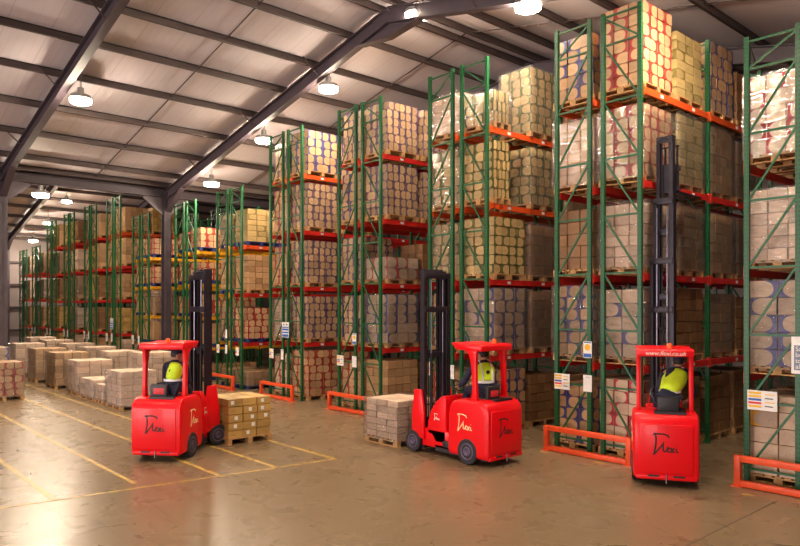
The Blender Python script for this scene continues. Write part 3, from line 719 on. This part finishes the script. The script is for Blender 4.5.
def truck(loc, heading, front_dir, label, zc, stages, red_label=True, website=False, k=1.0, seat_x=-.06, ext=.36):
    """heading / front_dir: angle of travel of the rear unit and of the mast unit, from +Y, turning left positive"""
    t = thing('forklift_truck', label, 'forklift', (loc[0], loc[1], 0), heading, 'red articulated forklift trucks')
    # rear counterweight body: rounded shell with the sides flaring a little to the wheels
    prof = [(0.02, .14), (0.0, .22), (0.0, 1.02), (.03, 1.13), (.10, 1.20), (.22, 1.235), (.80, 1.22), (.93, 1.17), (1.0, 1.06), (1.03, .9), (1.05, .5), (1.05, .2), (1.0, .14)]
    mb = MB(); secs = [(-.52, .10), (-.515, .05), (-.49, .012), (-.45, 0), (.45, 0), (.49, .012), (.515, .05), (.52, .10)]
    cy, cz = .52, .66
    mb.ring_loft([[(x, cy + (y - cy) * (1 - ins / .55), cz + (z - cz) * (1 - ins / .62)) for y, z in prof] for x, ins in secs])
    put('body', mb.mesh('body', red_paint, smooth=True), t)
    rp = put('rear_panel', MB().box(-.42, .42, -.012, .02, .235, 1.05).mesh('rear_panel', red_paint, .018, 3), t)
    put('emblem', logo_black, t, (-.03, -.0145, .72), (R(90), 0, 0), 'black handwritten-style emblem on the rear panel')
    put('emblem', logo_cream, t, (.522, .60, .78), (R(90), 0, R(90)), 'cream handwritten-style emblem on the side')
    put('emblem', logo_cream, t, (-.522, .60, .78), (R(90), 0, R(-90)), 'cream handwritten-style emblem on the side')
    put('bumper', MB().box(-.47, .47, -.015, .05, .13, .2).mesh('bumper', red_paint, .015), t)
    for s in (-1, 1): put('bumper_slot', MB().box(s * .2 - .09, s * .2 + .09, -.018, .0, .178, .206).mesh('bumper_slot', seat_black), t)
    put('tow_pin', MB().cyl((0, -.02, .08), (0, -.02, .22), .012).mesh('tow_pin', chrome), t)
    put('underframe', MB().box(-.4, .4, .12, 1.5, .10, .22).mesh('underframe', seat_black), t)
    g = MB().box(-.18, .32, .10, .30, 1.205, 1.245)
    put('vent_grille', g.mesh('vent_grille', seat_black), t)
    for s in (-1, 1): wheel_parts(t, s * .46, .52, .25, .14, s)
    # seat
    bk = put('seat_backrest', MB().box(seat_x - .18, seat_x + .18, .24, .33, 1.21, 1.48).mesh('seat_backrest', seat_black, .03, 3), t)
    if red_label: put('seat_label', MB().box(seat_x - .10, seat_x + .12, .234, .242, 1.28, 1.40).mesh('seat_label', red_print, .004), bk)
    put('seat_cushion', MB().box(seat_x - .16, seat_x + .30, .33, .66, 1.17, 1.255).mesh('seat_cushion', seat_black, .04, 3), t)
    # overhead guard
    for s in (-1, 1):
        mb = MB(); x = s * .42
        mb.ring_loft([[(x - .035, y0, z), (x + .035, y0, z), (x + .035, y1, z), (x - .035, y1, z)] for z, y0, y1 in ((1.18, .33, .48), (1.5, .35, .45), (1.9, .36, .48), (2.1, .35, .55), (2.17, .33, .66))])
        put('guard_pillar', mb.mesh('guard_pillar', red_paint, .012), t)
    ro = MB().prism([(.22, 2.16), (.22, 2.26), (.27, 2.29), (.82, 2.29), (.98, 2.31), (1.0, 2.29), (.86, 2.17)], -.455, .455).mesh('overhead_guard', red_paint, .015)
    og = put('overhead_guard', ro, t)
    bc = put('beacon', MB().lathe([(.05, 2.29), (.055, 2.31), (.045, 2.36), (.02, 2.385)], 'z', (.08, .36, 0), 14).mesh('beacon', amber, smooth=True), og)
    if website: put('lettering', text_mesh('www.flexi.co.uk', .10, white_ink, .25), og, (.0, .218, 2.213), (R(90), 0, 0), 'cream website lettering')
    # front cowl over the steering joint
    put('cowl', MB().prism([(1.20, .26), (1.20, 1.15), (1.24, 1.23), (1.34, 1.21), (1.50, 1.08), (1.64, .9), (1.72, .66), (1.74, .5), (1.70, .42), (1.60, .40), (1.5, .26)], -.40 * k ** .8, .40 * k ** .8).mesh('cowl', red_paint, .03, 3), t)
    for s in (-1, 1): put('emblem', logo_small, t, (s * (.40 * k ** .8 + .002), 1.46, .78), (R(90), 0, R(90 * s)), 'small cream emblem on the front cowl')
    put('step', MB().box(-.46, .46, 1.0, 1.24, .22, .34).mesh('step', seat_black, .01), t)
    wh = MB(); 
    for q in range(20):
        a0, a1 = 2 * math.pi * q / 20, 2 * math.pi * (q + 1) / 20
        f = lambda a: (-.05 + .14 * math.cos(a), 1.22 + .10 * math.sin(a), 1.42 + .10 * math.sin(a))
        wh.cyl(f(a0), f(a1), .014, seg=8)
    wh.cyl((-.05, 1.22, 1.42), (-.05, 1.3, 1.2), .02); wh.bar((-.18, 1.22, 1.42), (.08, 1.22, 1.42), .02, .02)
    put('steering_wheel', wh.mesh('steering_wheel', seat_black, smooth=True), t)
    # mast unit, turned about the joint
    pv = (0, 1.75, 0); fr = front_dir - heading
    def fput(name, me, lab=None): return put(name, me, t, pv, fr, lab)
    fput('axle_frame', MB().box(-.40 * k, .40 * k, -ext * k, .13, .16, .52).box(-.26 * k, .26 * k, .1, .46, .16, .46).mesh('axle_frame', red_paint, .02))
    fput('joint_pin', MB().cyl((0, 0, .3), (0, 0, .74), .09).mesh('joint_pin', seat_black, smooth=True))
    for s in (-1, 1):
        fput('mast_support', MB().prism([(.04, .3), (.04, .8), (.12, 1.30), (.32, 1.30), (.40, .8), (.40, .46), (.13, .3)], s * .42 * k - .025, s * .42 * k + .025).mesh('mast_support', red_paint, .01))
    for s in (-1, 1):
        w = wheel_parts(t, 0, 0, .22, .12, s)
        c, q = math.cos(fr), math.sin(fr); lx, ly = s * .40 * k, .36
        w.location = (pv[0] + c * lx - q * ly, pv[1] + q * lx + c * ly, .22); w.rotation_euler = (0, 0, fr)
    # mast: channel sections in nested pairs
    st = [(.375 * k, .14, .10, stages[0]), (.315 * k, .20, stages[1], stages[2]), (.255 * k, .25, stages[3], stages[4])]
    for i, (x, y, z0, z1) in enumerate(st):
        for s in (-1, 1):
            mb = MB(); mb.box(s * x - .012, s * x + .012, y - .055, y + .055, z0, z1)
            for e in (-1, 1): mb.box(min(s * x, s * (x - .055)), max(s * x, s * (x - .055)), y + e * .048 - .008, y + e * .048 + .008, z0, z1)
            fput('mast_rail', mb.mesh('mast_rail', dark_steel))
        for z in ([z1 - .07, z0 + .35] + ([2.95] if i == 0 else [(z0 + z1) / 2])):
            fput('mast_crossbar', MB().box(-x, x, y - .075, y - .045, z - .06, z + .06).mesh('mast_crossbar', dark_steel, .006))
    for s in (-1, 1):
        c = fput('lift_cylinder', MB().cyl((s * .17 * k, .10, .3), (s * .17 * k, .10, stages[0] * .55), .030).mesh('lift_cylinder', dark_steel, smooth=True))
        put('piston_rod', MB().cyl((s * .17 * k, .10, stages[0] * .55), (s * .17 * k, .10, max(stages[0] - .15, stages[2] - .2)), .013).mesh('piston_rod', chrome, smooth=True), c)
    for s in (-1, 1): fput('lift_chain', MB().box(s * .12 * k - .012, s * .12 * k + .012, .235, .243, .5, stages[4] - .1).mesh('lift_chain', dark_steel))
    hs = MB(); pts = [(.24 * k, .06, .5 + q * .35) for q in range(int((stages[0] - .8) / .35))]
    for a, b in zip(pts[:-1], pts[1:]): hs.cyl(a, b, .014, seg=8)
    fput('hydraulic_hose', hs.mesh('hydraulic_hose', rubber, smooth=True))
    hd = MB()
    for s in (-1, 1): hd.cyl((s * .12 * k - .02, .22, stages[4] - .05), (s * .12 * k + .02, .22, stages[4] - .05), .06)
    fput('chain_pulley', hd.mesh('chain_pulley', dark_steel, smooth=True))
    cb = MB()
    for z in (zc + .12, zc + .5): cb.box(-.40 * k, .40 * k, .33, .37, z - .04, z + .04)
    for x in (-.3 * k, -.1 * k, .1 * k, .3 * k): cb.box(x - .015, x + .015, .335, .365, zc + .12, zc + .95)
    cb.box(-.36 * k, .36 * k, .335, .365, zc + .92, zc + .95); cb.box(-.2 * k, .2 * k, .27, .33, zc + .05, zc + .6)
    ca = fput('fork_carriage', cb.mesh('fork_carriage', dark_steel))
    for s in (-1, 1):
        put('fork', MB().prism([(.37, zc + .04), (.37, zc + .6), (.41, zc + .6), (.42, zc + .085), (1.40, zc + .06), (1.40, zc + .04)], s * .22 * k - .05, s * .22 * k + .05).mesh('fork', dark_steel), ca)
    return t
T1 = ((-13.03, 5.27), R(41.3), R(0)); T2 = ((-8.34, 10.12), R(90), R(90)); T3 = ((-5.53, 10.84), R(31.0), R(0))
truck(*T1, 'red forklift with rear emblem and side-turned mast carrying golden cartons', .0, (3.72, .25, 3.8, .3, 3.83))
truck(*T2, 'red forklift seen from its side, mast facing a pinkish wrapped stack', .0, (3.72, .25, 3.76, .3, 3.79), ext=.66)
truck(*T3, 'red forklift with raised tall mast and website lettering on its roof', 5.15, (3.95, 1.3, 5.1, 2.6, 6.28), False, True, .60, .05)

# ------------------------------------------------------------------ drivers
def skin_mesh(chains, mat, sub=2):
    """chains: list of [(co, radius), ...]; the first is the trunk, later ones may start with an int index of a vertex"""
    vs, rs, es = [], [], []
    for ch in chains:
        prev = None
        for it in ch:
            if isinstance(it, int): prev = it; continue
            co, r = it; vs.append(co); rs.append(r if isinstance(r, tuple) else (r, r)); i = len(vs) - 1
            if prev is not None: es.append((prev, i))
            prev = i
    me = bpy.data.meshes.new('body'); me.from_pydata(vs, es, []); o = bpy.data.objects.new('body', me); COL.objects.link(o)
    o.modifiers.new('skin', 'SKIN'); o.modifiers.new('sub', 'SUBSURF').levels = sub; o.modifiers['sub'].render_levels = sub
    if not me.skin_vertices: me.skin_vertices.new()
    for i, r in enumerate(rs): me.skin_vertices[0].data[i].radius = r
    seen = set()
    for i in range(len(vs)):
        me.skin_vertices[0].data[i].use_root = (i == 0)
    out = baked(o); out.materials.clear(); out.materials.append(mat)
    out.polygons.foreach_set('use_smooth', [True] * len(out.polygons)); return out
def join(ms, mat):
    bm = bmesh.new()
    for m in ms: bm.from_mesh(m)
    me = bpy.data.meshes.new('body'); bm.to_mesh(me); bm.free(); me.materials.append(mat)
    me.polygons.foreach_set('use_smooth', [True] * len(me.polygons)); return me
def ellipsoid(c, r, f=None, seg=20):
    bm = bmesh.new(); bmesh.ops.create_uvsphere(bm, u_segments=seg, v_segments=seg // 2 + 2, radius=1)
    for v in bm.verts:
        p = v.co.copy()
        if f: p = f(p)
        v.co = Vector((p.x * r[0] + c[0], p.y * r[1] + c[1], p.z * r[2] + c[2]))
    me = bpy.data.meshes.new('part'); bm.to_mesh(me); bm.free()
    me.polygons.foreach_set('use_smooth', [True] * len(me.polygons)); return me
def band(chain_pts, mat): pass
def driver(tr, label, lean=0.08, side=0.0, turn=0.0, hands=((-.20, .50, 1.40), (.06, .50, 1.42)), cap=True, x0=.08, yaw=0.0, bands=(-1, 1), K=1.14):
    loc, hd, _ = tr
    c, q = math.cos(hd), math.sin(hd); lx, ly = x0, .54
    t = thing('person', label, 'person', (loc[0] + c * lx - q * ly, loc[1] + q * lx + c * ly, 1.385 - 1.40 * K), hd + yaw, 'truck drivers'); t.scale = (K, K, K)
    P = Vector((0, 0, 1.40)); C = Vector((side * .7, lean * .7, 1.68)); S = Vector((side, lean, 1.83)); NK = Vector((side * 1.1, .01 + lean * 1.12, 1.90)); HD = Vector((side * 1.2, .03 + lean * 1.2, 1.985))
    trunk = [(P, (.13, .10)), ((P + C) / 2, (.115, .085)), (C, (.14, .10)), (S, (.10, .07)), (NK, .047), (HD - Vector((0, 0, .05)), .052)]
    arms, acore, handm = [], [], []
    for s, h in zip((-1, 1), hands):
        h = Vector(h); sh = S + Vector((s * .19, 0, -.02)); el = (sh + h) / 2 + Vector((s * .08, -.03, -.13)); wr = h + (el - h).normalized() * .07
        arms.append((sh, el, wr, h))
    legs = []
    for s in (-1, 1):
        legs.append((P + Vector((s * .10, 0, -.02)), Vector((s * .12, .46, 1.35)), Vector((s * .12, .54, .98)), Vector((s * .12, .52, .56)), Vector((s * .12, .60, .49))))
    bch = [trunk]
    n = len(trunk); idx = n
    for (sh, el, wr, h) in arms:
        bch.append([3, (sh, .05), ((sh + el) / 2, .047), (el, .041), (wr, .028), (h, (.034, .022))])
    for (hp, kn, sn, an, to) in legs:
        bch.append([0, (hp, .085), ((hp + kn) / 2, .075), (kn, .06), (sn, .052), (an, .04), (to, .035)])
    parts = [skin_mesh(bch, skin)]
    # fingers closed round the rim: four curled fingers and a thumb on each hand
    for (sh, el, wr, h), s in zip(arms, (-1, 1)):
        d = (h - wr).normalized(); sd = Vector((s, 0, 0)); dn = Vector((0, .2, -1)).normalized()
        for k in range(4):
            o = h + sd * (-.027 + .018 * k); ln = (.030, .034, .032, .025)[k]
            parts.append(skin_mesh([[(o - d * .02, .0085), (o + d * ln, .0085), (o + d * (ln + .018) + dn * .022, .008), (o + d * (ln - .002) + dn * .042, .007)]], skin, 1))
        o = h - sd * .03 - d * .02
        parts.append(skin_mesh([[(o, .010), (o - sd * .022 + d * .015 + dn * .01, .0095), (o - sd * .02 + d * .04 + dn * .022, .008)]], skin, 1))
    # head with face: egg-shaped skull, brow, nose, lips, chin, ears
    rot = Matrix.Rotation(turn, 3, 'Z')
    def hp(v): return HD + rot @ Vector(v)
    def skull(p):
        q = p.copy()
        if q.z < 0: q.x *= 1 + .28 * q.z; q.y *= 1 + .12 * q.z
        if q.y > .5 and q.z > -.3: q.y = .5 + (q.y - .5) * .75
        return q
    hm = [ellipsoid((0, 0, 0), (.078, .098, .118), skull, 24), ellipsoid((0, .098, -.012), (.013, .024, .024)), ellipsoid((0, .084, -.06), (.026, .014, .011)), ellipsoid((0, .07, -.098), (.03, .025, .02))]
    for s in (-1, 1): hm += [ellipsoid((s * .08, -.005, -.01), (.012, .024, .034)), ellipsoid((s * .03, .078, .018), (.016, .012, .009))]
    for m in hm:
        for v in m.vertices: v.co = hp(v.co)
    put('body', join(parts + hm, skin), t)
    eyes = [ellipsoid((s * .03, .088, .014), (.008, .005, .005), None, 10) for s in (-1, 1)]
    for m in eyes:
        for v in m.vertices: v.co = hp(v.co)
    put('eyes', join(eyes, ink), t)
    def hc(p):
        q = p.copy(); q.z = max(q.z, -.35 if q.y < 0.1 else .25); return q
    hr = ellipsoid((0, -.008, .012), (.086, .104, .122), hc, 24)
    for v in hr.vertices: v.co = hp(v.co)
    hr.materials.append(hair_m); put('hair', hr, t)
    if cap:
        c1 = ellipsoid((0, -.002, .045), (.091, .108, .095), lambda p: Vector((p.x, p.y, max(p.z, -.12))), 24)
        c2 = ellipsoid((0, .115, .045), (.07, .06, .008), None, 16)
        for m in (c1, c2):
            for v in m.vertices: v.co = hp(v.co)
        put('cap', join([c1, c2], navy), t)
    # clothes
    jk = [[(P + Vector((0, 0, -.03)), (.17, .14)), (P + Vector((0, 0, .06)), (.17, .14)), ((P + C) / 2, (.155, .12)), (C, (.18, .135)), (S, (.145, .105)), (S * .4 + NK * .6, (.085, .075)), (NK + Vector((0, 0, .005)), (.062, .06))]]
    for (sh, el, wr, h) in arms: jk.append([4, (sh, .066), ((sh + el) / 2, .06), (el, .055), (el * .35 + wr * .65, .046), (wr, .04)])
    put('jacket', skin_mesh(jk, navy), t)
    tm = [[(P + Vector((0, -.02, .02)), (.165, .14))]]
    for (hp_, kn, sn, an, to) in legs: tm.append([0, (hp_, .10), ((hp_ + kn) / 2, .09), (kn, .075), (sn, .066), (an + Vector((0, 0, .05)), .056)])
    put('trousers', skin_mesh(tm, navy), t)
    for (hp_, kn, sn, an, to), s in zip(legs, (-1, 1)):
        put('boot', skin_mesh([[(an + Vector((0, -.02, .06)), .05), (an + Vector((0, -.01, -.05)), .052), (to + Vector((0, .02, 0)), .042), (to + Vector((0, .07, -.005)), .03)]], seat_black, 2), t)
    vest = skin_mesh([[(P + Vector((0, 0, .10)), (.17, .14)), ((P + C) / 2 + Vector((0, 0, .05)), (.172, .138)), (C, (.225, .160)), (S + Vector((0, 0, .0)), (.205, .132)), (S * .5 + NK * .5, (.105, .088))]], hivis)
    # two reflective bands follow the vest surface
    v = put('hi_vis_vest', vest, t)
    def ringband(c, rx, ry, h, nm):
        b = MB(); b.ring_loft([[Vector((c.x + rx * math.cos(a), c.y + ry * math.sin(a), c.z + z)) for a in (2 * math.pi * i / 24 for i in range(24))] for z in (-h, h)], cap=False)
        put(nm, b.mesh('reflective_band', silver_band, smooth=True), v)
    ringband(P + Vector((side * .3, lean * .3, .14)), .170, .142, .022, 'reflective_band')
    for s in bands:
        b = MB(); pts = [S + Vector((s * .085, .085, .0)), S + Vector((s * .09, .0, .075)), S + Vector((s * .09, -.10, .0)), C + Vector((s * .09, -.135, 0)), (P + C) / 2 + Vector((s * .09, -.12, 0))]
        for a, c in zip(pts[:-1], pts[1:]): b.bar(a, c, .028, .012, up=(0, -1, .2))
        put('reflective_band', b.mesh('reflective_band', silver_band), v)
    # round badge on the back
    cc = C + Vector((0, -.150, .03)); put('badge', MB().lathe([(.022, 0), (.034, 0), (.034, .004), (.022, .004)], 'z', (0, 0, 0), 18).mesh('badge', ink), v, cc, (R(90), 0, 0))
    return t
driver(T1, 'driver in navy cap and yellow vest seated on the left truck', .05, .05, R(-60), x0=.075, bands=(), K=1.09)
driver(T2, 'driver in yellow vest reaching for the controls of the middle truck', .06, 0, R(25), cap=False, x0=.02, yaw=R(-22), hands=((-.30, .46, 1.42), (-.05, .50, 1.44)))
driver(T3, 'driver in yellow vest leaning sideways on the right truck', .32, .17, R(-10), x0=.05, K=1.08, bands=(1,), hands=((-.05, .50, 1.42), (.32, .34, 1.36)))
